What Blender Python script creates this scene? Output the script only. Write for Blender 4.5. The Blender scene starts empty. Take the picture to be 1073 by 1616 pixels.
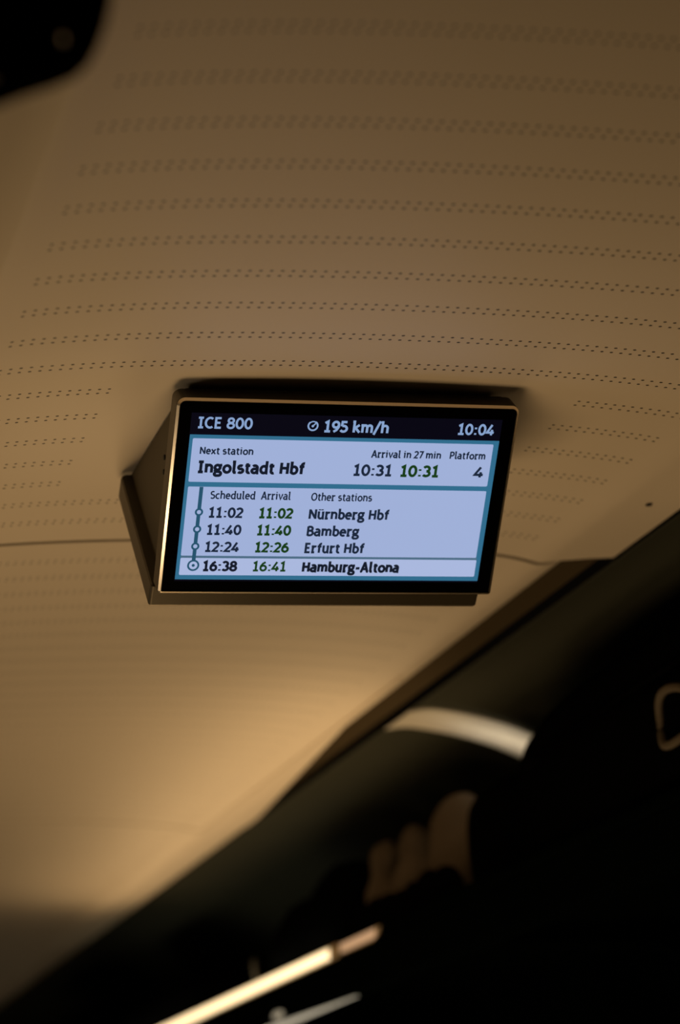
import bpy, bmesh, math, random
from mathutils import Vector, Matrix, noise

random.seed(7)
scene = bpy.context.scene
COL = scene.collection
EYE = 1.25            # camera height above the coach floor; every z below is measured from the eye

# ------------------------------------------------------------------ camera, world, lights, exposure
cam_data = bpy.data.cameras.new('camera')
cam = bpy.data.objects.new('camera', cam_data)
COL.objects.link(cam)
cam_data.sensor_fit = 'HORIZONTAL'
cam_data.sensor_width = 24.0
cam_data.lens = 87.53
cam_data.clip_start = 0.05
cam_data.clip_end = 60
right = Vector((0.9623, -0.2640, -0.0656)).normalized()
fwd = Vector((0.2717, 0.9216, 0.2771))
fwd = (fwd - right * fwd.dot(right)).normalized()
upv = right.cross(fwd)
cam.matrix_world = Matrix(((right.x, upv.x, -fwd.x, 0), (right.y, upv.y, -fwd.y, 0), (right.z, upv.z, -fwd.z, EYE), (0, 0, 0, 1)))
cam_data.dof.use_dof = True
cam_data.dof.focus_distance = 3.06
cam_data.dof.aperture_fstop = 2.95
scene.camera = cam

scene.view_settings.view_transform = 'Standard'
scene.view_settings.look = 'None'
scene.view_settings.gamma = 1.0
scene.view_settings.use_curve_mapping = False
scene.view_settings.exposure = 0.0

world = bpy.data.worlds.new('dark_coach')
scene.world = world
world.use_nodes = True
world.node_tree.nodes['Background'].inputs[0].default_value = (1.0, 0.7, 0.42, 1)
world.node_tree.nodes['Background'].inputs[1].default_value = 0.0015


def area(name, loc, target, sx, sy, power, color):
    d = bpy.data.lights.new(name, 'AREA')
    d.shape = 'RECTANGLE'
    d.size, d.size_y = sx, sy
    d.energy = power
    d.color = color
    o = bpy.data.objects.new(name, d)
    COL.objects.link(o)
    o.location = (loc[0], loc[1], loc[2] + EYE)
    dirv = Vector(target) - Vector(loc)
    z = -dirv.normalized()
    y = Vector((0, 1, 0))
    x = y.cross(z).normalized()
    y = z.cross(x)
    o.rotation_euler = Matrix((x, y, z)).transposed().to_euler()
    return o


WARM = (1.0, 0.645, 0.30)
# unseen added fills and accents, with the right rack lights (near and far)
area('unseen_fill_ahead', (1.08, 4.9, -0.55), (1.12, 4.8, 1.0), 0.3, 1.2, 4.8, WARM)  # unseen mid-air area light, brightens the ceiling ahead
area('unseen_fill_beside', (0.50, 3.15, -0.45), (0.62, 2.95, 1.0), 0.6, 0.7, 6.7, WARM)  # unseen fill added for the ceiling around the screen
area('rack_light_right_near', (1.93, 3.0, 0.66), (1.30, 2.9, 1.0), 0.12, 0.9, 0.60, WARM)
area('rack_light_right_far', (1.41, 5.9, 0.70), (1.16, 5.9, 1.0), 0.06, 3.0, 3.6, WARM)
area('added_fill_behind_bags', (1.95, 3.9, 0.64), (1.78, 3.9, 0.95), 0.04, 1.3, 0.10, (1.0, 0.92, 0.60))  # added to lift the wall above the backpack
area('added_fill_on_wall', (1.52, 7.0, 0.63), (2.0, 7.0, 0.92), 0.03, 2.8, 0.5, (1.0, 0.92, 0.60))  # added to lift the far wall behind the soft bag
area('added_lamp_by_arch', (1.80, 4.74, 0.70), (1.70, 4.74, 0.97), 0.16, 0.02, 0.08, (1.0, 0.80, 0.55)).data.spread = math.radians(50)  # narrow lamp added to brighten the arch strip alone
area('added_edge_lamp_left', (0.13, 3.0, 0.67), (0.63, 2.90, 0.88), 0.05, 0.45, 0.08, (1.0, 0.74, 0.45)).data.spread = math.radians(60)  # added to put a highlight on the left screen edge

# ------------------------------------------------------------------ materials


def mat(name, color, rough=0.5, metal=0.0, spec=0.5, noise_amt=0.0, noise_scale=40.0, bump=0.0):
    m = bpy.data.materials.new(name)
    m.use_nodes = True
    nt = m.node_tree
    b = nt.nodes['Principled BSDF']
    b.inputs['Base Color'].default_value = (*color, 1)
    b.inputs['Roughness'].default_value = rough
    b.inputs['Metallic'].default_value = metal
    b.inputs['Specular IOR Level'].default_value = spec
    if noise_amt > 0 or bump > 0:
        tc = nt.nodes.new('ShaderNodeTexCoord')
        n = nt.nodes.new('ShaderNodeTexNoise')
        n.inputs['Scale'].default_value = noise_scale
        n.inputs['Detail'].default_value = 4
        nt.links.new(tc.outputs['Object'], n.inputs['Vector'])
        if noise_amt > 0:
            mix = nt.nodes.new('ShaderNodeMix')
            mix.data_type = 'RGBA'
            mix.inputs[6].default_value = (*[c * (1 - noise_amt) for c in color], 1)
            mix.inputs[7].default_value = (*[min(1, c * (1 + noise_amt)) for c in color], 1)
            nt.links.new(n.outputs['Fac'], mix.inputs[0])
            nt.links.new(mix.outputs[2], b.inputs['Base Color'])
        if bump > 0:
            bp = nt.nodes.new('ShaderNodeBump')
            bp.inputs['Strength'].default_value = bump
            bp.inputs['Distance'].default_value = 0.004
            nt.links.new(n.outputs['Fac'], bp.inputs['Height'])
            nt.links.new(bp.outputs['Normal'], b.inputs['Normal'])
    return m


def emit(name, color, strength=1.0, gloss=False):
    m = bpy.data.materials.new(name)
    m.use_nodes = True
    b = m.node_tree.nodes['Principled BSDF']
    b.inputs['Base Color'].default_value = (0.01, 0.01, 0.012, 1)
    b.inputs['Roughness'].default_value = 0.6
    b.inputs['Specular IOR Level'].default_value = 0.03
    b.inputs['Emission Color'].default_value = (*color, 1)
    b.inputs['Emission Strength'].default_value = strength
    return m


ROW, X0, XP, NX, NR, MARGIN = 0.0957, 0.4021, 0.01222, 75, 25, 0.1097


def perforated(name, base, hole, skip=None):
    """Painted panel with rows of paired round holes; x across, y from the panel's own front edge."""
    m = mat(name, base, rough=0.55, spec=0.3)
    nt = m.node_tree
    b = nt.nodes['Principled BSDF']
    tc = nt.nodes.new('ShaderNodeTexCoord')
    sp = nt.nodes.new('ShaderNodeSeparateXYZ')
    nt.links.new(tc.outputs['Object'], sp.inputs[0])

    def M(op, a, bb=None, c=None):
        n = nt.nodes.new('ShaderNodeMath')
        n.operation = op
        for i, v in enumerate((a, bb, c)):
            if v is None:
                continue
            if isinstance(v, (int, float)):
                n.inputs[i].default_value = v
            else:
                nt.links.new(v, n.inputs[i])
        return n.outputs[0]
    X, Y = sp.outputs[0], sp.outputs[1]
    fx = M('SUBTRACT', X, X0)
    fx = M('DIVIDE', fx, XP)
    ix = M('ROUND', fx)
    dx = M('MULTIPLY', M('SUBTRACT', fx, ix), XP)
    fy = M('DIVIDE', M('SUBTRACT', Y, MARGIN), ROW)
    iy = M('ROUND', fy)
    dy = M('MULTIPLY', M('SUBTRACT', fy, iy), ROW)
    dy2 = M('SUBTRACT', M('ABSOLUTE', dy), 0.0074)
    r = M('SQRT', M('ADD', M('MULTIPLY', dx, dx), M('MULTIPLY', dy2, dy2)))
    mask = M('LESS_THAN', r, 0.00215)
    ok = M('MULTIPLY', M('GREATER_THAN', ix, -0.5), M('LESS_THAN', ix, NX - 0.5))
    ok = M('MULTIPLY', ok, M('MULTIPLY', M('GREATER_THAN', iy, -0.5), M('LESS_THAN', iy, NR - 0.5)))
    if skip:
        xa, xb, ra, rb = skip
        inx = M('MULTIPLY', M('GREATER_THAN', X, xa), M('LESS_THAN', X, xb))
        iny = M('MULTIPLY', M('GREATER_THAN', iy, ra - 0.5), M('LESS_THAN', iy, rb + 0.5))
        ok = M('MULTIPLY', ok, M('SUBTRACT', 1.0, M('MULTIPLY', inx, iny)))
    mask = M('MULTIPLY', mask, ok)
    mix = nt.nodes.new('ShaderNodeMix')
    mix.data_type = 'RGBA'
    nt.links.new(mask, mix.inputs[0])
    n = nt.nodes.new('ShaderNodeTexNoise')
    n.inputs['Scale'].default_value = 3.0
    nt.links.new(tc.outputs['Object'], n.inputs['Vector'])
    m2 = nt.nodes.new('ShaderNodeMix')
    m2.data_type = 'RGBA'
    m2.inputs[6].default_value = (*[c * 0.97 for c in base], 1)
    m2.inputs[7].default_value = (*[c * 1.03 for c in base], 1)
    nt.links.new(n.outputs['Fac'], m2.inputs[0])
    nt.links.new(m2.outputs[2], mix.inputs[6])
    mix.inputs[7].default_value = (*hole, 1)
    nt.links.new(mix.outputs[2], b.inputs['Base Color'])
    return m


CREAM = (0.74, 0.66, 0.56)
HOLE = (0.035, 0.03, 0.025)
MAT = {
    'ceiling_pod': perforated('perforated_cream_panel_around_screen', CREAM, HOLE, (0.553, 1.155, 18, 22)),
    'ceiling': perforated('perforated_cream_panel', CREAM, HOLE),
    'seal': mat('dark_rubber_seal', (0.02, 0.019, 0.016), 0.8),
    'slot_shade': mat('slot_shade_brown', (0.07, 0.055, 0.034), 0.9, spec=0.0),
    'void': mat('brown_void_above_panels', (0.50, 0.42, 0.32), 0.9, spec=0.0),
    'wall': mat('shaded_side_panel', (0.046, 0.049, 0.037), 0.7, spec=0.1, noise_amt=0.15, noise_scale=2.0),  # dark base colour stands in for shade on a light panel
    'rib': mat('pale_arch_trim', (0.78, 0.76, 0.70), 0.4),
    'floor': mat('dark_carpet', (0.02, 0.02, 0.022), 0.95, noise_amt=0.3, noise_scale=200),
    'frame': mat('champagne_grey_metal', (0.065, 0.054, 0.035), 0.4, metal=0.4),
    'edge': mat('bright_champagne_edge', (0.85, 0.74, 0.58), 0.28, metal=0.95),
    'hub': mat('grey_brown_plastic', (0.09, 0.076, 0.05), 0.6, spec=0.2),
    'bezel': mat('black_glass_bezel', (0.0012, 0.0012, 0.0012), 0.4, spec=0.03),
    'black_plastic': mat('black_plastic', (0.003, 0.003, 0.003), 0.8, spec=0.0),
    'black_fabric': mat('black_nylon', (0.0022, 0.0022, 0.0024), 0.95, spec=0.0, noise_amt=0.3, noise_scale=300, bump=0.3),
    'webbing': mat('beige_webbing', (0.11, 0.09, 0.065), 0.8, noise_amt=0.2, noise_scale=300),
    'beige_cloth': mat('beige_crumpled_cloth', (0.15, 0.125, 0.10), 0.95, spec=0.0, noise_amt=0.25, noise_scale=12, bump=0.3),
    'night_glass': mat('night_window_glass', (0.001, 0.002, 0.002), 0.6, spec=0.0),
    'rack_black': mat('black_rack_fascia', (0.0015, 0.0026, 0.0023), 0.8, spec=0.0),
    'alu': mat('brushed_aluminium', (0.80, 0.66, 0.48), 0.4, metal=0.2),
    'pale_trim': mat('pale_rack_trim', (0.70, 0.74, 0.76), 0.4),
    'rail_shine': emit('emissive_rail_shine', (0.56, 0.32, 0.165), 1.0),  # emission stands in for light reflected by the short rail piece
    'trim_reflection': emit('emissive_trim_reflection', (0.50, 0.43, 0.31), 1.0),  # emission stands in for a reflection on the lower trim
    'glow': emit('warm_light_strip', (1.0, 0.73, 0.40), 2.1),
    'lens': emit('bright_oval_emission', (0.60, 0.50, 0.34), 0.6),  # bright oval under the rail, not a known lens
    'lcd_black': emit('lcd_header', (0.0012, 0.0014, 0.006)),
    'lcd_teal': emit('lcd_teal_frame', (0.030, 0.150, 0.265)),
    'lcd_card': emit('lcd_card', (0.350, 0.435, 0.690)),
    'lcd_row': emit('lcd_last_row', (0.400, 0.480, 0.730)),
    'lcd_line': emit('lcd_divider', (0.075, 0.150, 0.230)),
    'lcd_head_text': emit('lcd_header_text', (0.240, 0.360, 0.600)),
    'lcd_dark_text': emit('lcd_dark_text', (0.006, 0.010, 0.022)),
    'lcd_mid_text': emit('lcd_navy_text', (0.010, 0.020, 0.045)),
    'lcd_green_text': emit('lcd_green_text', (0.008, 0.045, 0.008)),
    'lcd_route': emit('lcd_route_line', (0.018, 0.085, 0.150)),
}

# ------------------------------------------------------------------ helpers


def link(name, bm, material, parent=None, origin=(0, 0, 0), smooth=False):
    """bm holds eye-relative coordinates; origin (eye-relative) becomes the object's location."""
    bmesh.ops.remove_doubles(bm, verts=bm.verts, dist=1e-6)
    bmesh.ops.recalc_face_normals(bm, faces=bm.faces)
    me = bpy.data.meshes.new(name)
    o3 = Vector(origin)
    for v in bm.verts:
        v.co -= o3
    bm.to_mesh(me)
    bm.free()
    if smooth:
        for p in me.polygons:
            p.use_smooth = True
    me.materials.append(material)
    o = bpy.data.objects.new(name, me)
    COL.objects.link(o)
    if parent is not None:
        o.parent = parent
        base = parent_base(parent)
        o.location = o3 - base
    else:
        o.location = o3 + Vector((0, 0, EYE))
    return o


def parent_base(p):
    b = Vector(p.location)
    while p.parent is not None:
        p = p.parent
        b += Vector(p.location)
    return b - Vector((0, 0, EYE))


def empty(name, loc, label, cat, group=None):
    o = bpy.data.objects.new(name, None)
    o.empty_display_size = 0.05
    COL.objects.link(o)
    o.location = (loc[0], loc[1], loc[2] + EYE)
    tag(o, label, cat, group)
    return o


def tag(o, label, cat, group=None):
    o['label'] = label
    o['category'] = cat
    if group:
        o['group'] = group
    return o


def structure(o, label, cat):
    o['kind'] = 'structure'
    return tag(o, label, cat)


def prism_y(bm, sec, y0, y1):
    """closed (x, z) section extruded along y"""
    a = [bm.verts.new((x, y0, z)) for x, z in sec]
    b = [bm.verts.new((x, y1, z)) for x, z in sec]
    n = len(sec)
    for i in range(n):
        j = (i + 1) % n
        bm.faces.new((a[i], a[j], b[j], b[i]))
    bm.faces.new(a)
    bm.faces.new(b[::-1])


def sheet_y(bm, line, y0, y1, t):
    """open (x, z) line given a thickness t upward and extruded along y (quad strips, safe for concave lines)"""
    n = len(line)
    v = [[bm.verts.new((x, y, z + dz)) for x, z in line] for dz in (0, t) for y in (y0, y1)]
    lo0, lo1, hi0, hi1 = v
    for i in range(n - 1):
        bm.faces.new((lo0[i], lo0[i + 1], lo1[i + 1], lo1[i]))
        bm.faces.new((hi0[i], hi1[i], hi1[i + 1], hi0[i + 1]))
        bm.faces.new((lo0[i], hi0[i], hi0[i + 1], lo0[i + 1]))
        bm.faces.new((lo1[i], lo1[i + 1], hi1[i + 1], hi1[i]))
    for i in (0, n - 1):
        bm.faces.new((lo0[i], lo1[i], hi1[i], hi0[i]))


def wall_y(bm, line, y0, y1, off):
    """open (x, z) line thickened sideways by the vector off, extruded along y"""
    n = len(line)
    v = [[bm.verts.new((x + d * off[0], y, z + d * off[1])) for x, z in line] for d in (0, 1) for y in (y0, y1)]
    lo0, lo1, hi0, hi1 = v
    for i in range(n - 1):
        bm.faces.new((lo0[i], lo0[i + 1], lo1[i + 1], lo1[i]))
        bm.faces.new((hi0[i], hi1[i], hi1[i + 1], hi0[i + 1]))
        bm.faces.new((lo0[i], hi0[i], hi0[i + 1], lo0[i + 1]))
        bm.faces.new((lo1[i], lo1[i + 1], hi1[i + 1], hi1[i]))
    for i in (0, n - 1):
        bm.faces.new((lo0[i], lo1[i], hi1[i], hi0[i]))


def box(bm, x0, x1, y0, y1, z0, z1):
    prism_y(bm, [(x0, z0), (x1, z0), (x1, z1), (x0, z1)], y0, y1)


def tube(bm, pts, r, seg=8, closed=False):
    pts = [Vector(p) for p in pts]
    n = len(pts)
    rings = []
    for i, p in enumerate(pts):
        a = pts[i - 1] if (i > 0 or closed) else p
        b = pts[(i + 1) % n] if (i < n - 1 or closed) else p
        t = (b - a).normalized()
        u = t.cross(Vector((0, 0, 1)))
        if u.length < 1e-3:
            u = t.cross(Vector((1, 0, 0)))
        u.normalize()
        w = t.cross(u)
        rings.append([bm.verts.new(p + (u * math.cos(q) + w * math.sin(q)) * r) for q in [2 * math.pi * k / seg for k in range(seg)]])
    for i in range(n if closed else n - 1):
        A, B = rings[i], rings[(i + 1) % n]
        for k in range(seg):
            bm.faces.new((A[k], A[(k + 1) % seg], B[(k + 1) % seg], B[k]))
    if not closed:
        bm.faces.new(rings[0][::-1])
        bm.faces.new(rings[-1])


def soft_box(c, half, e=0.4, seg=48, rings=28, wob=0.0, ws=6.0, seed=0.0, flat=None, fn=None):
    """superellipsoid with a cloth-like wobble, its underside flattened at z = flat"""
    bm = bmesh.new()

    def pw(v, q):
        return math.copysign(abs(v) ** q, v)
    rows = []
    for i in range(rings + 1):
        ph = -math.pi / 2 + math.pi * i / rings
        row = []
        for k in range(seg):
            th = 2 * math.pi * k / seg
            x = pw(math.cos(ph), e) * pw(math.cos(th), e)
            y = pw(math.cos(ph), e) * pw(math.sin(th), e)
            zz = pw(math.sin(ph), e)
            p = Vector((x * half[0], y * half[1], zz * half[2]))
            if fn:
                p = fn(p)
            if wob:
                d = noise.noise(Vector((p.x * ws + seed, p.y * ws, p.z * ws))) + 0.5 * noise.noise(Vector((p.x * ws * 2.3, p.y * ws * 2.3 + seed, p.z * ws * 2.3)))
                p *= 1 + wob * d / max(0.05, p.length)
            p += Vector(c)
            if flat is not None and p.z < flat:
                p.z = flat
            row.append(bm.verts.new(p))
        rows.append(row)
    for i in range(rings):
        for k in range(seg):
            a, b, cc, d = rows[i][k], rows[i][(k + 1) % seg], rows[i + 1][(k + 1) % seg], rows[i + 1][k]
            try:
                bm.faces.new((a, b, cc, d))
            except ValueError:
                pass
    bmesh.ops.remove_doubles(bm, verts=bm.verts, dist=1e-5)
    return bm


def lump_mesh(name, blobs, material, voxel=0.012, wob=0.0, ws=8.0, flat=None, parent=None, origin=(0, 0, 0)):
    """several overlapping ellipsoids fused into one continuous skin"""
    bm = bmesh.new()
    for (c, r) in blobs:
        res = bmesh.ops.create_icosphere(bm, subdivisions=4, radius=1.0)
        for v in res['verts']:
            p = Vector((v.co.x * r[0], v.co.y * r[1], v.co.z * r[2])) + Vector(c)
            if flat is not None and p.z < flat:
                p.z = flat
            v.co = p
    me = bpy.data.meshes.new(name + '_raw')
    bm.to_mesh(me)
    bm.free()
    o = bpy.data.objects.new(name, me)
    COL.objects.link(o)
    m = o.modifiers.new('remesh', 'REMESH')
    m.mode = 'VOXEL'
    m.voxel_size = voxel
    s = o.modifiers.new('smooth', 'SMOOTH')
    s.iterations = 6
    dg = bpy.context.evaluated_depsgraph_get()
    ev = o.evaluated_get(dg)
    out = bpy.data.meshes.new_from_object(ev)
    bpy.data.objects.remove(o)
    bm = bmesh.new()
    bm.from_mesh(out)
    bm.normal_update()
    if wob:
        for v in bm.verts:
            d = noise.noise(v.co * ws) + 0.5 * noise.noise(v.co * ws * 2.2)
            v.co += v.normal * (wob * d)
            if flat is not None and v.co.z < flat:
                v.co.z = flat
    return link(name, bm, material, parent, origin, smooth=True)


# ------------------------------------------------------------------ the coach shell
CX = 0.855            # centre line of the coach
SEAM1 = 3.5065
MOD = 2.516
CREASE, GAP = 0.493, 0.6182


def arch(d):
    z = 1.0077 - 0.075 * d * d - 0.18 * d ** 4
    if d > 0.43:
        z -= 1.2 * (d - 0.43) ** 2
    return z


ZC = arch(CREASE)


def panel_line(edge):
    """cross-section of a ceiling panel; edge = folded band out to the slot, or a roll up into the open slot"""
    if edge == 'band':
        tail = [(0.51, 0.975), (0.53, 0.9775), (0.58, 0.9815), (GAP, 0.983)]
    else:
        tail = [(0.500, 0.9742), (0.508, 0.9745), (0.517, 0.9760), (0.527, 0.9790), (0.537, 0.9835), (0.547, 0.9898), (0.556, 0.9975), (0.564, 1.0070), (0.571, 1.0185), (0.576, 1.0310), (0.579, 1.045)]
    n = 48
    mid = [(-CREASE + 2 * CREASE * i / n, arch(abs(-CREASE + 2 * CREASE * i / n))) for i in range(n + 1)]
    near = [(0.50, 0.9735), (0.53, 0.9830), (0.58, 0.9990), (GAP, 1.0110)] if edge == 'band' else tail     # the fold on the left rises more
    pts = [(-x, z) for x, z in near[::-1]] + mid + tail
    return [(CX + x, z) for x, z in pts]


def ceiling_panel(name, y0, edge, m, label):
    bm = bmesh.new()
    sheet_y(bm, panel_line(edge), y0 + 0.007, y0 + MOD - 0.007, 0.010)
    o = link(name, bm, m, None, (0, y0, 0), smooth=False)
    o.data.polygons.foreach_set('use_smooth', [True] * len(o.data.polygons))
    o.data.set_sharp_from_angle(angle=math.radians(40))
    structure(o, label, 'ceiling')
    return o


ceil_front = ceiling_panel('ceiling', SEAM1 - MOD, 'band', MAT['ceiling_pod'], 'cream perforated ceiling panel that carries the hanging screen')
ceiling_panel('ceiling.001', SEAM1, 'roll', MAT['ceiling'], 'brightly lit cream ceiling panel beyond the first cross seam')
ceiling_panel('ceiling.002', SEAM1 + MOD, 'band', MAT['ceiling'], 'dim far ceiling panel beyond the second cross seam')
ceiling_panel('ceiling.003', SEAM1 + 2 * MOD, 'band', MAT['ceiling'], 'farthest ceiling panel fading into the dark')
ceiling_panel('ceiling.004', SEAM1 - 2 * MOD, 'band', MAT['ceiling'], 'ceiling panel above the seats, out of the picture at the top')


for k, sg in enumerate((1, -1)):
    bm = bmesh.new()
    lo, hi = [], []
    for q in range(25):
        y = 4.30 + (SEAM1 + MOD - 0.006 - 4.30) * q / 24
        w = 0.006 + (GAP - 0.512) * min(1.0, max(0.0, (y - 4.6) / 1.3))  # taper puts the edge between lit and shaded band into the shape
        row = [(CX + sg * (0.505 + w * t), y, 0.9715 + 0.0085 * (w * t / 0.11)) for t in (0, 0.5, 1)]
        lo.append([bm.verts.new(p) for p in row])
        hi.append([bm.verts.new((p[0], p[1], p[2] + 0.008)) for p in row])
    for q in range(24):
        for c in range(2):
            bm.faces.new((lo[q][c], lo[q][c + 1], lo[q + 1][c + 1], lo[q + 1][c]))
            bm.faces.new((hi[q][c], hi[q + 1][c], hi[q + 1][c + 1], hi[q][c + 1]))
        for c in (0, 2):
            bm.faces.new((lo[q][c], lo[q + 1][c], hi[q + 1][c], hi[q][c]))
    for q in (0, 24):
        for c in range(2):
            bm.faces.new((lo[q][c], hi[q][c], hi[q][c + 1], lo[q][c + 1]))
    structure(link('trim_%d' % (k + 2), bm, MAT['ceiling'], None, (0, 20, 0), smooth=False), 'cream strip shaped as the lit part of the edge, closing the %s ceiling slot towards its far end' % ('right', 'left')[k], 'trim')


for k, sg in enumerate((1, -1)):
    bm = bmesh.new()
    sheet_y(bm, sorted((CX + sg * x, z) for x, z in ((0.586, 1.030), (0.596, 1.018), (0.606, 1.008), (GAP, 0.998))), SEAM1 + 0.006, SEAM1 + MOD - 0.006, 0.006)  # dark colour stands in for the shade along the slot
    structure(link('trim_%d' % (k + 4), bm, MAT['slot_shade']), 'brown strip standing in for shade in the %s ceiling slot' % ('right', 'left')[k], 'trim')


def disc(bm, c, r, t=0.003, seg=14):
    top = [bm.verts.new((c[0] + r * math.cos(2 * math.pi * k / seg), c[1] + r * math.sin(2 * math.pi * k / seg), c[2])) for k in range(seg)]
    bot = [bm.verts.new((v.co.x, v.co.y, c[2] - t)) for v in top]
    bm.faces.new(top)
    bm.faces.new(bot[::-1])
    for k in range(seg):
        bm.faces.new((top[k], top[(k + 1) % seg], bot[(k + 1) % seg], bot[k]))


bm = bmesh.new()
disc(bm, (1.409, 3.195, 0.9795), 0.0048)
s = link('screw', bm, MAT['seal'], ceil_front, (1.409, 3.195, 0.9795))
s['label'] = 'small dark screw head in the folded ceiling edge'

# dark rubber seals behind the cross seams
for k in range(3):
    ys = SEAM1 + MOD * k
    bm = bmesh.new()
    sheet_y(bm, [(x, z + 0.0102) for x, z in panel_line('band')], ys - 0.016, ys + 0.016, 0.003)
    structure(link('trim_%d' % (k + 6), bm, MAT['seal']), 'dark rubber seal in the %s cross seam of the ceiling' % ('first', 'second', 'third')[k], 'trim')

# dark backing above seams and slots
bm = bmesh.new()
sheet_y(bm, [(0.20, 1.06), (1.51, 1.06)], -1.5, 12.6, 0.02)
structure(link('ceiling_backing', bm, MAT['void']), 'dark void seen through the ceiling seams', 'ceiling')

SIDE = [(0.632, 0.986), (0.675, 0.991), (0.726, 0.985), (0.793, 0.971), (0.860, 0.951), (0.920, 0.925), (1.0, 0.882), (1.08, 0.82), (1.16, 0.735), (1.23, 0.63), (1.29, 0.50), (1.34, 0.33), (1.38, 0.05), (1.40, -0.4), (1.40, -1.25)]


def dense(line, k=5):
    out = []
    n = len(line)
    for i in range(n - 1):
        p0, p1, p2, p3 = (line[max(0, i - 1)], line[i], line[i + 1], line[min(n - 1, i + 2)])
        for j in range(k):
            t = j / k
            out.append(tuple(0.5 * (2 * p1[a] + (p2[a] - p0[a]) * t + (2 * p0[a] - 5 * p1[a] + 4 * p2[a] - p3[a]) * t * t + (3 * p1[a] - p0[a] - 3 * p2[a] + p3[a]) * t ** 3) for a in (0, 1)))
    out.append(line[-1])
    return out


SD = dense(SIDE)
bm = bmesh.new()
wall_y(bm, [(CX + x, z) for x, z in SD], -1.5, 12.6, (0.03, 0.02))
structure(link('wall_right', bm, MAT['wall'], smooth=True), 'curved side panel, shade in its dark colour, above the right luggage rack', 'wall')
bm = bmesh.new()
wall_y(bm, [(CX - x, z) for x, z in SD], -1.5, 12.6, (-0.03, 0.02))
structure(link('wall_left', bm, MAT['wall'], smooth=True), 'curved side panel, shade in its dark colour, above the left luggage rack', 'wall')
bm = bmesh.new()
box(bm, CX - 1.43, CX + 1.43, -1.5, 12.6, -1.29, -1.25)
structure(link('floor', bm, MAT['floor']), 'dark carpeted coach floor', 'floor')
bm = bmesh.new()
box(bm, CX - 1.45, CX + 1.45, 12.6, 12.65, -1.25, 1.1)
structure(link('wall_far', bm, MAT['wall']), 'dark end wall of the coach', 'wall')
bm = bmesh.new()
box(bm, CX - 1.45, CX + 1.45, -1.55, -1.5, -1.25, 1.1)
structure(link('wall_near', bm, MAT['wall']), 'dark end wall behind the viewer', 'wall')

# dark night windows under the rack
WIN = [(CX + x - 0.006, z) for x, z in SD if -0.46 < z < 0.64]
for i in range(6):
    bm = bmesh.new()
    wall_y(bm, WIN, -1.2 + 2.2 * i, 0.996 + 2.2 * i, (-0.004, 0.0))
    structure(link('window_%d' % (i + 1), bm, MAT['night_glass'], smooth=True), 'dark night window below the right luggage rack, pane %s along the coach' % ('first', 'second', 'third', 'fourth', 'fifth', 'sixth')[i], 'window')

# pale arched joint trim across the side panel: two strips with a fine groove between them
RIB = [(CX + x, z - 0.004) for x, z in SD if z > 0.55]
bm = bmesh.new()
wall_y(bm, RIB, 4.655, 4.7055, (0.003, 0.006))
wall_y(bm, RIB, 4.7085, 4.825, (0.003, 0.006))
structure(link('trim_1', bm, MAT['rib']), 'pale arched joint strip catching light across the shaded side panel', 'trim')

# ------------------------------------------------------------------ luggage racks
RX = 1.50             # aisle edge of the right rack
rack = empty('luggage_rack', (RX, 3.0, 0.478), 'black overhead luggage rack with glowing edge rail along the right wall', 'luggage rack')
bm = bmesh.new()
box(bm, RX + 0.004, CX + 1.245, 1.2, 12.2, 0.548, 0.562)
link('shelf', bm, MAT['rack_black'], rack)
bm = bmesh.new()
prism_y(bm, [(RX + 0.004, 0.488), (RX + 0.030, 0.484), (RX + 0.034, 0.548), (RX + 0.034, 0.576), (RX, 0.576), (RX, 0.500)], 1.2, 12.2)
link('fascia', bm, MAT['rack_black'], rack)


def rail_seg(y0, y1, name, material, slant=0.0, h=0.0135):
    bm = bmesh.new()
    zc, xc = 0.591, RX + 0.004
    seg = 14
    A = [bm.verts.new((xc + 0.008 * math.cos(t), y0 + (slant * (0.5 - 0.5 * math.sin(t))), zc + h * math.sin(t))) for t in [2 * math.pi * k / seg for k in range(seg)]]
    B = [bm.verts.new((xc + 0.008 * math.cos(t), y1, zc + h * math.sin(t))) for t in [2 * math.pi * k / seg for k in range(seg)]]
    for k in range(seg):
        bm.faces.new((A[k], A[(k + 1) % seg], B[(k + 1) % seg], B[k]))
    bm.faces.new(A)
    bm.faces.new(B[::-1])
    return link(name, bm, material, rack, smooth=True)


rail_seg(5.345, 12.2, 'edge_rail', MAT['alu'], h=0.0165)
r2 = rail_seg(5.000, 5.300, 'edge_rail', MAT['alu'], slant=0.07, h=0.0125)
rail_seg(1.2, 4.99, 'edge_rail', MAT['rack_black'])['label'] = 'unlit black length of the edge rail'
bm = bmesh.new()
box(bm, RX - 0.0062, RX - 0.0030, 5.40, 12.2, 0.5800, 0.6020)
d = link('light_strip_or_rail_shine', bm, MAT['glow'], rack)
d['label'] = 'glowing warm light strip along the rail'
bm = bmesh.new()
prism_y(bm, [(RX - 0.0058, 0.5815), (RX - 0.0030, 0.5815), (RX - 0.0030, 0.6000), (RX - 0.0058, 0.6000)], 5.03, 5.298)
link('light_strip_or_rail_shine', bm, MAT['rail_shine'], rack)['label'] = 'short rail piece with its reflected light made emissive'
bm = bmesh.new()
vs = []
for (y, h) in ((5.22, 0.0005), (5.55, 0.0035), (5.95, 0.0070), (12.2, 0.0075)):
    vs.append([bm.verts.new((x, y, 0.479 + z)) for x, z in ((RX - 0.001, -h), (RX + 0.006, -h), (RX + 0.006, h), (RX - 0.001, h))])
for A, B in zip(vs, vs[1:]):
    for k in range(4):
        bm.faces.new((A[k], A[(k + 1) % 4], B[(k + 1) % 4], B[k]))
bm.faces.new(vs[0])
bm.faces.new(vs[-1][::-1])
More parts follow.
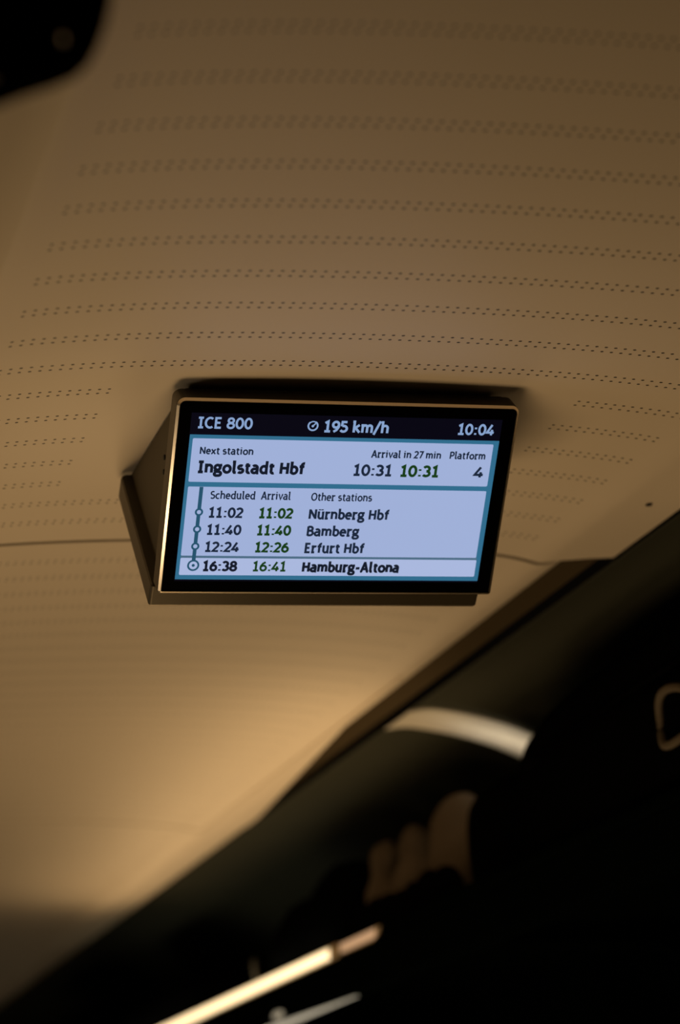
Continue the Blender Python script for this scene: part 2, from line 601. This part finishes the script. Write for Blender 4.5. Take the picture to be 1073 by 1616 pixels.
link('lower_reflecting_trim', bm, MAT['trim_reflection'], rack)['label'] = 'thin pale trim under the black fascia, its reflection made emissive'
bm = bmesh.new()
ring = []
for sx, rr in ((0.0, 1.0), (-0.004, 0.92)):
    ring.append([bm.verts.new((RX + 0.001 + sx, 5.905 + 0.050 * rr * math.cos(2 * math.pi * k / 20), 0.505 + 0.009 * rr * math.sin(2 * math.pi * k / 20) + 0.0)) for k in range(20)])  # faintly emissive oval on the fascia
for k in range(20):
    bm.faces.new((ring[0][k], ring[0][(k + 1) % 20], ring[1][(k + 1) % 20], ring[1][k]))
bm.faces.new(ring[1])
bm.faces.new(ring[0][::-1])
link('bright_oval', bm, MAT['lens'], rack)['label'] = 'small glowing oval under the rail'
for yb in (2.2, 4.6, 7.0, 9.4, 11.8):
    bm = bmesh.new()
    a = [(RX + 0.04, 0.548), (CX + 1.262, 0.548), (CX + 1.315, 0.40), (RX + 0.45, 0.50), (RX + 0.04, 0.520)]
    prism_y(bm, a, yb, yb + 0.03)
    link('bracket', bm, MAT['rack_black'], rack)

LX = 0.13
rackl = empty('luggage_rack', (LX, 3.0, 0.478), 'black overhead luggage rack along the left wall holding the black open bracket', 'luggage rack')
bm = bmesh.new()
box(bm, CX - 1.245, LX - 0.004, 1.0, 12.2, 0.548, 0.562)
link('shelf', bm, MAT['rack_black'], rackl)
bm = bmesh.new()
prism_y(bm, [(LX - 0.004, 0.488), (LX - 0.030, 0.484), (LX - 0.034, 0.576), (LX, 0.576), (LX, 0.500)], 1.0, 12.2)
link('fascia', bm, MAT['rack_black'], rackl)
for yb in (1.1, 4.6, 8.0, 11.8):
    bm = bmesh.new()
    prism_y(bm, [(LX - 0.04, 0.548), (CX - 1.262, 0.548), (CX - 1.315, 0.40), (LX - 0.45, 0.50), (LX - 0.04, 0.520)], yb, yb + 0.03)
    link('bracket', bm, MAT['rack_black'], rackl)

# ------------------------------------------------------------------ hanging information screen
U = 0.975             # metres per 1000 layout units
SC = Vector((0.8459, 2.8690, 0.8792))
TH = math.radians(40.33)
EA, EB, EC = Vector((1, 0, 0)), Vector((0, -math.sin(TH), math.cos(TH))), Vector((0, -math.cos(TH), -math.sin(TH)))
YM = 3.063 * 0.975
MIRROR = False


def P(a, b, c):
    """layout units (mm-like): a across, b up the glass, c out of the glass"""
    v = SC + EA * (a * U / 1000) + EB * (b * U / 1000) + EC * (c * U / 1000)
    if MIRROR:
        v = Vector((v.x, 2 * YM - v.y, v.z))
    return v


MOUNT = (0.846, YM, 0.9985)
pod = empty('passenger_information_screen', MOUNT, 'V-shaped double-sided screen with lit blue timetable, hanging from the perforated ceiling', 'screen')


def rr(a0, a1, b0, b1, rt, rb, seg=6):
    """rounded rectangle outline, counter-clockwise, own radius for top and bottom corners"""
    pts = []
    for (ca, cb, r, q) in ((a1 - rt, b1 - rt, rt, 0), (a0 + rt, b1 - rt, rt, 90), (a0 + rb, b0 + rb, rb, 180), (a1 - rb, b0 + rb, rb, 270)):
        for k in range(seg + 1):
            t = math.radians(q + 90 * k / seg)
            pts.append((ca + r * math.cos(t), cb + r * math.sin(t)))
    return pts


def loops(bm, rings, cap0=True, cap1=True):
    vs = [[bm.verts.new(p) for p in r] for r in rings]
    n = len(vs[0])
    for A, B in zip(vs, vs[1:]):
        for k in range(n):
            bm.faces.new((A[k], A[(k + 1) % n], B[(k + 1) % n], B[k]))
    if cap0:
        bm.faces.new(vs[0][::-1])
    if cap1:
        bm.faces.new(vs[-1])


A0, A1, B0, B1 = -225.5, 227.5, -136.6, 134.6


def frame_ring(ins, c):
    rt, rb = max(1.0, 11 - ins), max(0.8, 4 - ins)
    return [P(a, b, c) for a, b in rr(A0 + ins, A1 - ins, B0 + ins, B1 - ins, rt, rb)]


def frame_mesh():
    bm = bmesh.new()
    loops(bm, [frame_ring(2.0, -34), frame_ring(0, -32), frame_ring(0, -4), frame_ring(0.3, -2.9), frame_ring(3.0, -2.0)], True, True)
    return bm


def edge_trim_mesh():
    bm = bmesh.new()
    loops(bm, [frame_ring(0.5, -3.0), frame_ring(0.5, -2.7), frame_ring(3.4, 0.7), frame_ring(4.0, 0.9), frame_ring(4.3, -1.0)], False, False)
    return bm


def bezel_mesh():
    bm = bmesh.new()
    loops(bm, [[P(a, b, c) for a, b in rr(A0 + 4.4, A1 - 4.4, B0 + 4.4, B1 - 4.4, 3, 2)] for c in (-0.9, -0.2)])
    return bm


link('front_frame', frame_mesh(), MAT['frame'], pod, MOUNT)
link('edge_trim', edge_trim_mesh(), MAT['edge'], pod, MOUNT)['label'] = 'bright bevelled edge round the glass'
link('bezel', bezel_mesh(), MAT['bezel'], pod, MOUNT)['label'] = 'black glass border around the lit timetable'
MIRROR = True
rf = link('rear_frame', frame_mesh(), MAT['frame'], pod, MOUNT)
rf['label'] = 'second screen casing facing the other way'
link('rear_edge_trim', edge_trim_mesh(), MAT['edge'], pod, MOUNT)
link('rear_bezel', bezel_mesh(), MAT['bezel'], pod, MOUNT)
MIRROR = False
# wedge-shaped housing between the two screens
ft = P(0, B1 + 2, -33.5)
fb = P(0, B0 + 6, -33.5)
sec = [(fb.y + 0.0005, fb.z), (ft.y + 0.002, ft.z - 0.002), (2 * YM - ft.y - 0.002, ft.z - 0.002), (2 * YM - fb.y - 0.0005, fb.z)]
zt = 1.0005
k = (zt - fb.z) / (ft.z - fb.z)
yt = fb.y + (ft.y - fb.y) * k
sec = [(fb.y, fb.z), (2 * YM - fb.y, fb.z), (2 * YM - yt, zt), (yt, zt)]
if sec[0][0] > YM:
    sec[0] = sec[1] = (YM, fb.z)
    sec = [sec[0], sec[2], sec[3]]
bm = bmesh.new()
xl, xr = 0.642, 1.052
A = [bm.verts.new((xl, y, z)) for y, z in sec]
B = [bm.verts.new((xr, y, z)) for y, z in sec]
for i in range(len(sec)):
    j = (i + 1) % len(sec)
    bm.faces.new((A[i], A[j], B[j], B[i]))
bm.faces.new(A)
bm.faces.new(B[::-1])
hub = link('housing', bm, MAT['hub'], pod, MOUNT)
for (yy, zz) in ((2.945, 0.955), (2.953, 0.938)):
    bm = bmesh.new()
    disc(bm, (0, 0, 0), 0.0035, 0.002, 10)
    for v in bm.verts:
        v.co = Vector((xl + v.co.z, yy + v.co.x, zz + v.co.y))
    link('screw', bm, MAT['seal'], hub, (xl, yy, zz))
bm = bmesh.new()
box(bm, 0.68, 1.01, YM - 0.10, YM + 0.10, 0.9985, 1.0095)
link('mounting_plate', bm, MAT['hub'], pod, MOUNT)


def quad_layer(name, a0, a1, b0, b1, c, material, parent, r=0.6, taper=None):
    bm = bmesh.new()
    pts = rr(a0, a1, b0, b1, r, r, 3)
    loops(bm, [[P(a, b, cc) for a, b in pts] for cc in (c - 0.12, c)])
    return link(name, bm, material, parent, tuple(P((a0 + a1) / 2, (b0 + b1) / 2, c)))


screen = quad_layer('screen', -205.6, 205.4, -117.4, 115.2, 0.0, MAT['lcd_black'], pod, 0.3)
screen['label'] = 'lit display with train number, speed, clock and list of stops'
quad_layer('timetable_background', -205.0, 205.3, -115.0, 85.8, 0.14, MAT['lcd_teal'], screen, 0.4)
quad_layer('next_station_card', -200.8, 198.2, 21.4, 80.8, 0.28, MAT['lcd_card'], screen, 1.6)
quad_layer('stops_card', -200.4, 198.4, -81.6, 14.8, 0.28, MAT['lcd_card'], screen, 1.6)
quad_layer('last_stop_card', -200.4, 199.6, -108.8, -84.6, 0.28, MAT['lcd_row'], screen, 1.6)
quad_layer('divider', -200.4, 199.6, -84.6, -81.4, 0.30, MAT['lcd_line'], screen, 0.2)


def ring_flat(bm, a, b, r0, r1, c, seg=28, t0=0, t1=360):
    inner, outer = [], []
    full = t1 - t0 >= 360
    n = seg if full else seg + 1
    for k in range(n):
        t = math.radians(t0 + (t1 - t0) * k / seg)
        inner.append(bm.verts.new(P(a + r0 * math.cos(t), b + r0 * math.sin(t), c)))
        outer.append(bm.verts.new(P(a + r1 * math.cos(t), b + r1 * math.sin(t), c)))
    for k in range(n if full else n - 1):
        j = (k + 1) % n
        bm.faces.new((inner[k], inner[j], outer[j], outer[k]))


def disc_flat(bm, a, b, r, c, seg=24):
    bm.faces.new([bm.verts.new(P(a + r * math.cos(2 * math.pi * k / seg), b + r * math.sin(2 * math.pi * k / seg), c)) for k in range(seg)])


quad_layer('route_line', -185.5, -180.6, -95.0, 14.6, 0.44, MAT['lcd_route'], screen, 0.1)
for b in (-20.2, -44.1, -68.1):
    bm = bmesh.new()
    ring_flat(bm, -182.9, b, 2.8, 5.4, 0.60)
    disc_flat(bm, -182.9, b, 2.8, 0.60)
    o = link('route_stop', bm, MAT['lcd_route'], screen, tuple(P(-182.9, b, 0.6)))
    o.data.materials.append(MAT['lcd_card'])
    o.data.polygons[len(o.data.polygons) - 1].material_index = 1
bm = bmesh.new()
ring_flat(bm, -182.9, -95.0, 5.5, 8.0, 0.60)
disc_flat(bm, -182.9, -95.0, 2.1, 0.62, 16)
disc_flat(bm, -182.9, -95.0, 5.5, 0.60)
o = link('route_stop', bm, MAT['lcd_route'], screen, tuple(P(-182.9, -95, 0.6)))
o.data.materials.append(MAT['lcd_row'])
o.data.polygons[len(o.data.polygons) - 1].material_index = 1
o['label'] = 'larger ringed dot of the last stop'

# ---- lettering: humanist slab-like stroke alphabet (cap height 7, x-height 5.1, baseline 0)


def arc(cx, cy, rx, ry, a0, a1, n=14):
    return [(cx + rx * math.cos(math.radians(a0 + (a1 - a0) * k / n)), cy + ry * math.sin(math.radians(a0 + (a1 - a0) * k / n))) for k in range(n + 1)]


def O(cx, cy, rx, ry):
    return arc(cx, cy, rx, ry, 90, 450, 26)


XH = 5.1
G = {
    ' ': (2.0, []),
    ':': (2.5, [[(1.25, 0.0), (1.25, 1.15)], [(1.25, 3.75), (1.25, 4.9)]]),
    '-': (3.3, [[(0.3, 2.7), (3.0, 2.7)]]),
    '/': (3.6, [[(0.1, -1.2), (3.4, 7.6)]]),
    '0': (4.6, [O(2.3, 3.5, 1.75, 3.15)]),
    '1': (4.2, [[(0.6, 5.7), (2.2, 6.7), (2.2, 0.35)], [(0.5, 0.35), (3.8, 0.35)]]),
    '2': (4.4, [arc(2.1, 4.95, 1.65, 1.75, 160, -28) + [(0.5, 0.4), (4.0, 0.4)]]),
    '3': (4.4, [arc(1.9, 5.1, 1.55, 1.55, 155, -90, 12), arc(1.9, 2.0, 1.8, 1.6, 90, -150, 14)]),
    '4': (4.6, [[(2.9, -0.1), (3.3, 3.6)], [(3.0, 6.9), (0.4, 1.7), (4.4, 1.7)]]),
    '5': (4.4, [[(3.7, 6.6), (1.0, 6.6), (0.8, 3.85)], arc(1.9, 2.25, 1.9, 1.85, 115, -150, 14)]),
    '6': (4.6, [[(3.5, 6.7), (1.9, 5.6), (0.75, 3.6), (0.6, 2.3)], O(2.3, 2.2, 1.72, 1.85)]),
    '7': (4.2, [[(0.4, 6.6), (3.8, 6.6), (1.5, 0.0)]]),
    '8': (4.6, [O(2.3, 5.2, 1.45, 1.45), O(2.3, 1.9, 1.75, 1.6)]),
    '9': (4.6, [O(2.3, 4.75, 1.7, 1.85), [(4.0, 4.7), (3.9, 3.2), (2.8, 1.3), (1.2, 0.2)]]),
    'A': (5.6, [[(0.6, 0.0), (2.7, 6.7), (2.9, 6.7), (5.0, 0.0)], [(1.4, 2.2), (4.2, 2.2)], [(0.0, 0.35), (1.3, 0.35)], [(4.3, 0.35), (5.6, 0.35)]]),
    'B': (5.0, [[(1.0, 0.0), (1.0, 7.0)], [(1.0, 6.65)] + arc(2.5, 5.2, 1.45, 1.45, 90, -90, 10) + [(1.0, 3.75)], [(1.0, 3.75)] + arc(2.6, 2.05, 1.75, 1.7, 90, -90, 10) + [(1.0, 0.35)]]),
    'C': (4.9, [arc(3.0, 3.5, 2.4, 3.2, 52, 308, 20)]),
    'E': (4.5, [[(3.9, 6.65), (1.0, 6.65), (1.0, 0.35), (4.0, 0.35)], [(1.0, 3.6), (3.5, 3.6)]]),
    'H': (5.6, [[(1.0, 0.0), (1.0, 7.0)], [(4.6, 0.0), (4.6, 7.0)], [(1.0, 3.6), (4.6, 3.6)]]),
    'I': (3.6, [[(1.8, 0.3), (1.8, 6.7)], [(0.4, 6.65), (3.2, 6.65)], [(0.4, 0.35), (3.2, 0.35)]]),
    'N': (5.7, [[(0.9, 0.0), (0.9, 7.0)], [(0.9, 6.6), (4.8, 0.4)], [(4.8, 0.0), (4.8, 7.0)]]),
    'O': (5.8, [O(2.9, 3.5, 2.35, 3.2)]),
    'P': (4.8, [[(1.0, 0.0), (1.0, 7.0)], [(1.0, 6.65)] + arc(2.5, 4.85, 1.8, 1.8, 90, -90, 12) + [(1.0, 3.05)]]),
    'S': (4.4, [arc(2.2, 5.15, 1.6, 1.5, 45, 250, 12) + arc(2.1, 2.0, 1.75, 1.65, 75, -145, 14)]),
    'a': (4.4, [arc(2.0, 3.4, 1.45, 1.45, 140, 0, 10) + [(3.45, 0.9), (3.75, 0.25), (4.3, 0.3)], arc(1.9, 1.55, 1.45, 1.25, 75, 300, 14) + [(3.4, 1.4)], [(1.9, 2.8), (3.4, 2.9)]]),
    'b': (4.7, [[(0.0, 6.95), (0.9, 6.95), (0.9, 0.4)], arc(2.3, 2.45, 1.75, 2.15, 150, -150, 20)]),
    'c': (3.9, [arc(2.35, 2.45, 1.85, 2.15, 55, 305, 16)]),
    'd': (4.8, [[(3.0, 6.95), (3.8, 6.95), (3.8, 0.8), (4.1, 0.3), (4.7, 0.3)], arc(2.4, 2.45, 1.75, 2.15, 30, 330, 20)]),
    'e': (4.4, [[(0.65, 2.6), (3.8, 2.6)] + arc(2.2, 2.6, 1.6, 2.05, 0, 180, 14) + arc(2.35, 2.3, 1.8, 2.0, 180, 310, 10)]),
    'f': (3.3, [[(1.5, 0.0), (1.5, 5.2)] + arc(2.9, 5.3, 1.4, 1.45, 180, 80, 8), [(0.2, 4.75), (3.0, 4.75)]]),
    'g': (4.6, [O(2.0, 3.3, 1.45, 1.5), [(3.0, 4.6), (4.5, 4.85)], [(1.1, 2.1), (0.8, 1.3), (1.4, 0.75), (3.0, 0.65)] + arc(2.95, -0.55, 1.15, 1.15, 85, -90, 8) + [(1.8, -1.75)] + arc(1.7, -0.75, 1.2, 1.0, 270, 110, 8)]),
    'h': (4.8, [[(0.0, 6.95), (0.9, 6.95), (0.9, 0.0)], [(0.9, 3.4)] + arc(2.45, 3.2, 1.5, 1.55, 150, 0, 10) + [(3.95, 0.0)]]),
    'i': (2.5, [[(0.2, 4.75), (1.2, 4.75), (1.2, 0.0)], [(1.15, 6.3), (1.15, 7.1)]]),
    'k': (4.6, [[(0.0, 6.95), (0.9, 6.95), (0.9, 0.0)], [(3.9, 4.9), (1.0, 2.5)], [(1.7, 3.0), (4.2, 0.0)]]),
    'l': (2.6, [[(0.1, 6.95), (1.1, 6.95), (1.1, 0.9), (1.5, 0.3), (2.4, 0.35)]]),
    'm': (7.2, [[(0.0, 4.75), (0.9, 4.75), (0.9, 0.0)], [(0.9, 3.4)] + arc(2.25, 3.3, 1.3, 1.45, 150, 0, 9) + [(3.55, 0.0)], [(3.55, 3.4)] + arc(4.95, 3.3, 1.3, 1.45, 150, 0, 9) + [(6.25, 0.0)]]),
    'n': (4.8, [[(0.0, 4.75), (0.9, 4.75), (0.9, 0.0)], [(0.9, 3.4)] + arc(2.45, 3.2, 1.5, 1.55, 150, 0, 10) + [(3.95, 0.0)]]),
    'o': (4.8, [O(2.4, 2.45, 1.85, 2.15)]),
    'r': (3.6, [[(0.1, 4.75), (1.0, 4.75), (1.0, 0.0)], [(1.0, 3.2)] + arc(2.6, 3.2, 1.5, 1.5, 150, 75, 6) + [(3.4, 4.4)], [(0.1, 0.3), (2.3, 0.3)]]),
    's': (3.8, [arc(1.95, 3.6, 1.3, 1.1, 45, 250, 10) + arc(1.85, 1.5, 1.45, 1.2, 75, -145, 12)]),
    't': (3.3, [[(1.4, 6.3), (1.4, 1.4)] + arc(2.5, 1.4, 1.1, 1.1, 180, 300, 8), [(0.2, 4.75), (3.0, 4.75)]]),
    'u': (4.8, [[(0.0, 4.75), (0.85, 4.75), (0.85, 1.9)] + arc(2.3, 1.9, 1.45, 1.6, 180, 330, 10) + [(3.8, 1.6)], [(2.9, 4.75), (3.8, 4.75), (3.8, 0.7), (4.1, 0.3), (4.7, 0.3)]]),
    'v': (4.4, [[(0.5, 4.9), (2.2, 0.2), (3.9, 4.9)], [(0.0, 4.75), (1.1, 4.75)], [(3.3, 4.75), (4.4, 4.75)]]),
    'x': (4.4, [[(0.4, 4.9), (4.0, 0.0)], [(4.0, 4.9), (0.4, 0.0)]]),
}
G['\u00fc'] = (4.8, G['u'][1] + [[(1.3, 6.3), (1.3, 7.1)], [(3.1, 6.3), (3.1, 7.1)]])


def stroke_mesh(bm, pts, w, to3):
    """a flat ribbon with mitred joints along a polyline; duplicate ends close a loop"""
    q = [Vector((x, y, 0)) for x, y in pts]
    q2 = [q[0]]
    for p in q[1:]:
        if (p - q2[-1]).length > 1e-4:
            q2.append(p)
    closed = (q2[0] - q2[-1]).length < 1e-3 and len(q2) > 3
    if closed:
        q2 = q2[:-1]
    n = len(q2)
    L, R = [], []
    for i in range(n):
        a = q2[i - 1] if (i > 0 or closed) else None
        b = q2[(i + 1) % n] if (i < n - 1 or closed) else None
        d1 = (q2[i] - a).normalized() if a is not None else None
        d2 = (b - q2[i]).normalized() if b is not None else None
        d1 = d1 or d2
        d2 = d2 or d1
        t = d1 + d2
        t = t.normalized() if t.length > 1e-4 else d1
        nn = Vector((-t.y, t.x, 0))
        c = max(0.5, nn.dot(Vector((-d1.y, d1.x, 0))))
        o = nn * (w / 2 / c)
        L.append(bm.verts.new(to3(q2[i] + o)))
        R.append(bm.verts.new(to3(q2[i] - o)))
    for i in range(n if closed else n - 1):
        j = (i + 1) % n
        bm.faces.new((L[i], L[j], R[j], R[i]))


def text(name, s, a0, a1, b, cap, material, weight):
    track = 0.35
    total = sum(G[ch][0] for ch in s) + track * (len(s) - 1)
    sx = (a1 - a0) / (total - 0.6)
    sy = cap / 7.0
    bm = bmesh.new()
    x = -0.3
    for ch in s:
        adv, strokes = G[ch]
        for st in strokes:
            # constant pen width in layout units, whatever the letter's stretch
            pts = [((x + px) * sx, py * sy) for px, py in st]
            stroke_mesh(bm, pts, weight * 1.32 * sy, lambda v: P(a0 + v.x, b + v.y, 0.46))
        x += adv + track
    me = bpy.data.meshes.new(name)
    org = P(a0, b, 0.46)
    for v in bm.verts:
        v.co -= org
    bm.to_mesh(me)
    bm.free()
    me.materials.append(material)
    o = bpy.data.objects.new(name, me)
    COL.objects.link(o)
    o.parent = screen
    o.location = org - parent_base(screen)
    return o


W_, D_, M_, GR = MAT['lcd_head_text'], MAT['lcd_dark_text'], MAT['lcd_mid_text'], MAT['lcd_green_text']
text('train_number_text', 'ICE 800', -196.1, -126.8, 95.0, 14.4, W_, 1.05)
text('speed_text', '195 km/h', -32.0, 53.1, 93.4, 14.8, W_, 1.15)
text('clock_text', '10:04', 146.9, 195.4, 93.9, 14.4, W_, 1.1)
text('heading_text', 'Next station', -190.1, -121.1, 59.8, 9.6, M_, 1.08)
text('station_text', 'Ingolstadt Hbf', -190.2, -51.7, 34.4, 15.4, D_, 1.35)
text('heading_text', 'Arrival in 27 min', 35.5, 128.7, 59.5, 9.7, M_, 1.1)
text('heading_text', 'Platform', 140.8, 189.4, 59.7, 9.7, M_, 1.1)
text('time_text', '10:31', 14.2, 65.3, 34.2, 14.6, M_, 1.25)
text('expected_time_text', '10:31', 77.3, 128.9, 34.0, 14.8, GR, 1.32)
text('platform_text', '4', 178.2, 189.5, 34.4, 14.3, M_, 1.3)
text('heading_text', 'Scheduled', -169.9, -111.9, -1.5, 10.5, M_, 0.95)
text('heading_text', 'Arrival', -103.5, -65.1, -1.4, 10.5, M_, 0.95)
text('heading_text', 'Other stations', -37.2, 43.5, -2.0, 10.5, M_, 0.95)
for (t1, t2, st, stx, b) in (('11:02', '11:02', 'N\u00fcrnberg Hbf', 69.4, -27.2), ('11:40', '11:40', 'Bamberg', 32.1, -51.2), ('12:24', '12:26', 'Erfurt Hbf', 42.0, -75.3), ('16:38', '16:41', 'Hamburg-Altona', 93.3, -102.4)):
    last = t1 == '16:38'
    text('time_text', t1, -169.8, -125.7, b, 13.2, D_ if last else M_, 1.38 if last else 1.25)
    text('expected_time_text', t2, -103.8, -59.8, b, 13.2, GR, 1.15 if last else 1.3)
    text('station_text', st, -37.6, stx, b - 0.5, 13.4, D_ if last else M_, 1.42 if last else 1.22)
# speed gauge symbol: open ring with a needle
bm = bmesh.new()
ring_flat(bm, -47.2, 101.2, 5.0, 7.2, 0.46, 28, -230, 60)
ring_flat(bm, -47.2, 101.2, 5.0, 6.6, 0.46, 10, 60, 130)
disc_flat(bm, -47.4, 100.8, 1.7, 0.47, 14)
stroke_mesh(bm, [(-47.4, 100.8), (-43.4, 105.2)], 1.7, lambda v: P(v.x, v.y, 0.48))
link('speed_symbol', bm, W_, screen, tuple(P(-47.2, 101.2, 0.46)))

# ------------------------------------------------------------------ luggage on the right rack
SH = 0.562            # top of the shelf


def bag_shape(p):
    # the far upper shoulder slopes down towards the corner
    if p.z > 0 and p.y > 0:
        p = Vector((p.x, p.y, p.z - 0.05 * (p.y / 0.55) ** 2))
    return p


bp = empty('backpack', (1.73, 3.75, SH), 'large black backpack with beige carry loop on the right rack, nearest', 'backpack')
body = soft_box((1.69, 3.74, 0.725), (0.155, 0.60, 0.170), 0.42, 64, 36, 0.006, 9.0, 1.0, SH, bag_shape)
link('body', body, MAT['black_fabric'], bp, (1.73, 3.75, SH), smooth=True)
pk = soft_box((1.555, 3.72, 0.69), (0.038, 0.42, 0.105), 0.5, 48, 24, 0.004, 12.0, 4.0, SH)
link('front_pocket', pk, MAT['black_fabric'], bp, (1.73, 3.75, SH), smooth=True)
bm = bmesh.new()
tube(bm, [(1.537 - 0.004 * math.sin(k / 20 * math.pi), 3.32 + 0.82 * k / 20, 0.80 - 0.03 * (k / 20) ** 2) for k in range(21)], 0.005)
link('zipper', bm, MAT['black_plastic'], bp, (1.73, 3.75, SH), smooth=True)
bm = bmesh.new()
pts = [(1.508 + 0.010 * math.cos(t * 2), 3.405 + 0.078 * math.cos(t), 0.708 + 0.042 * math.sin(t)) for t in [2 * math.pi * k / 32 for k in range(32)]]
tube(bm, pts, 0.0065, 10, True)
link('carry_loop', bm, MAT['webbing'], bp, (1.73, 3.75, SH), smooth=True)['label'] = 'beige webbing carry loop'

db = empty('duffel_bag', (1.75, 4.45, SH), 'low black duffel bag between the large backpack and the beige bundle', 'bag')
b2 = soft_box((1.73, 4.49, 0.685), (0.17, 0.14, 0.135), 0.5, 56, 30, 0.008, 8.0, 7.0, SH)
link('body', b2, MAT['black_fabric'], db, (1.75, 4.45, SH), smooth=True)
bm = bmesh.new()
tube(bm, [(1.60 + 0.012 * math.sin(k / 16 * math.pi), 4.40 + 0.18 * k / 16, 0.775 + 0.02 * math.sin(k / 16 * math.pi)) for k in range(17)], 0.007)
link('handle', bm, MAT['black_plastic'], db, (1.75, 4.45, SH), smooth=True)

bundle = lump_mesh('cloth_bundle', [((1.665, 4.86, 0.70), (0.08, 0.15, 0.14)), ((1.655, 4.88, 0.795), (0.05, 0.11, 0.060)), ((1.645, 4.93, 0.76), (0.04, 0.075, 0.085)), ((1.67, 5.18, 0.69), (0.08, 0.10, 0.11)), ((1.645, 5.17, 0.785), (0.035, 0.065, 0.055)), ((1.67, 5.41, 0.69), (0.07, 0.09, 0.12)), ((1.645, 5.40, 0.790), (0.035, 0.07, 0.055))],
                   MAT['beige_cloth'], 0.011, 0.006, 14.0, SH, None, (1.66, 5.15, SH))
tag(bundle, 'crumpled beige cloth bundle in three folds between two black bags on the rack', 'cloth')

rj = lump_mesh('added_dark_roll', [((1.566, 4.75 + 0.10 * k, 0.624), (0.029 + 0.003 * math.sin(k * 2.1), 0.10, 0.066 + 0.006 * math.sin(k * 1.7))) for k in range(7)], MAT['black_fabric'], 0.009, 0.003, 16.0, SH, None, (1.55, 4.85, SH))  # dark roll added to hide the bright lower part of the bundle
tag(rj, 'black rolled jacket added along the rack edge to darken the foot of the beige bundle', 'jacket')

rb = empty('soft_bag', (1.68, 5.9, SH), 'rounded black soft bag with two humps, just above the glowing rail', 'bag')
lump_mesh('body', [((1.67, 5.75, 0.70), (0.12, 0.22, 0.15)), ((1.66, 5.73, 0.76), (0.08, 0.17, 0.085)), ((1.66, 6.02, 0.68), (0.12, 0.26, 0.125)), ((1.65, 6.16, 0.68), (0.09, 0.17, 0.11))], MAT['black_fabric'], 0.014, 0.004, 10.0, SH, rb, (1.68, 5.9, SH))
bm = bmesh.new()
tube(bm, [(1.548, 6.12 + 0.20 * math.cos(t), 0.68 + 0.105 * math.sin(t)) for t in [math.radians(-100 + 105 * k / 18) for k in range(19)]], 0.006)  # pale tube stands in for a glint on the bag
link('glint_tube', bm, MAT['webbing'], rb, (1.68, 5.9, SH), smooth=True)['label'] = 'pale tube standing in for a glint round the end of the bag'

fb1 = soft_box((1.76, 7.9, 0.665), (0.2, 0.55, 0.115), 0.5, 48, 26, 0.008, 7.0, 2.0, SH)
o = link('travel_bag', fb1, MAT['black_fabric'], None, (1.76, 7.9, SH), smooth=True)
tag(o, 'long black travel bag far along the rack, beyond the soft bag', 'bag')
fb2 = soft_box((1.69, 9.5, 0.70), (0.15, 0.6, 0.145), 0.45, 48, 26, 0.006, 7.0, 5.0, SH)
o = link('suitcase', fb2, MAT['black_plastic'], None, (1.69, 9.5, SH), smooth=True)
tag(o, 'farthest dark suitcase on the right rack, fading into the dark corner', 'suitcase')

# ------------------------------------------------------------------ black open bracket on the left rack, close to the viewer
br = empty('open_bracket', (0.15, 1.40, 0.578), 'blurred black open bracket with rounded corner jutting in at the top left', 'bracket')


def plate(name, outline, holes, y0, y1, material, parent):
    """an upright plate across the coach: (x, z) outline with openings, given a thickness along y"""
    bm = bmesh.new()
    segs = []
    for lp in [outline] + holes:
        vs = [bm.verts.new((x, y0, z)) for x, z in lp]
        for i in range(len(vs)):
            segs.append(bm.edges.new((vs[i], vs[(i + 1) % len(vs)])))
    bmesh.ops.triangle_fill(bm, use_beauty=True, edges=segs)
    g = bmesh.ops.extrude_face_region(bm, geom=list(bm.faces))
    for v in [e for e in g['geom'] if isinstance(e, bmesh.types.BMVert)]:
        v.co.y = y1
    return link(name, bm, material, parent, (0.15, 1.40, 0.578))


OUTLINE = [(0.2869, 0.8136), (0.2863, 0.7773), (0.2837, 0.7546), (0.2794, 0.7374), (0.2728, 0.7245), (0.2635, 0.7151), (0.2501, 0.7081), (0.2319, 0.7007), (0.2118, 0.6912), (0.1880, 0.6790), (0.1607, 0.6679), (0.1617, 0.7237), (0.1711, 0.8036)]
SLOT = [(0.2577, 0.7342), (0.2567, 0.7305), (0.2554, 0.7273), (0.2540, 0.7250), (0.2527, 0.7239), (0.2516, 0.7240), (0.2509, 0.7255), (0.2506, 0.7281), (0.2508, 0.7315), (0.2515, 0.7352), (0.2525, 0.7390), (0.2538, 0.7422), (0.2552, 0.7445), (0.2565, 0.7456), (0.2576, 0.7455), (0.2583, 0.7440), (0.2586, 0.7414), (0.2584, 0.7380)]
SIDE_SLOT = [(0.2170, 0.7094), (0.2174, 0.7068), (0.2166, 0.7040), (0.2149, 0.7012), (0.2124, 0.6988), (0.2094, 0.6971), (0.2062, 0.6963), (0.2033, 0.6964), (0.2010, 0.6975), (0.1996, 0.6994), (0.1992, 0.7019), (0.1999, 0.7047), (0.2016, 0.7075), (0.2041, 0.7099), (0.2071, 0.7117), (0.2103, 0.7125), (0.2132, 0.7124), (0.2155, 0.7113)]
plate('frame', OUTLINE, [SLOT, SIDE_SLOT], 1.395, 1.425, MAT['black_plastic'], br)
bm = bmesh.new()
box(bm, 0.090, 0.128, 1.38, 1.43, 0.577, 0.72)
box(bm, 0.110, 0.190, 1.39, 1.43, 0.690, 0.720)
link('stem', bm, MAT['black_plastic'], br, (0.15, 1.40, 0.578))
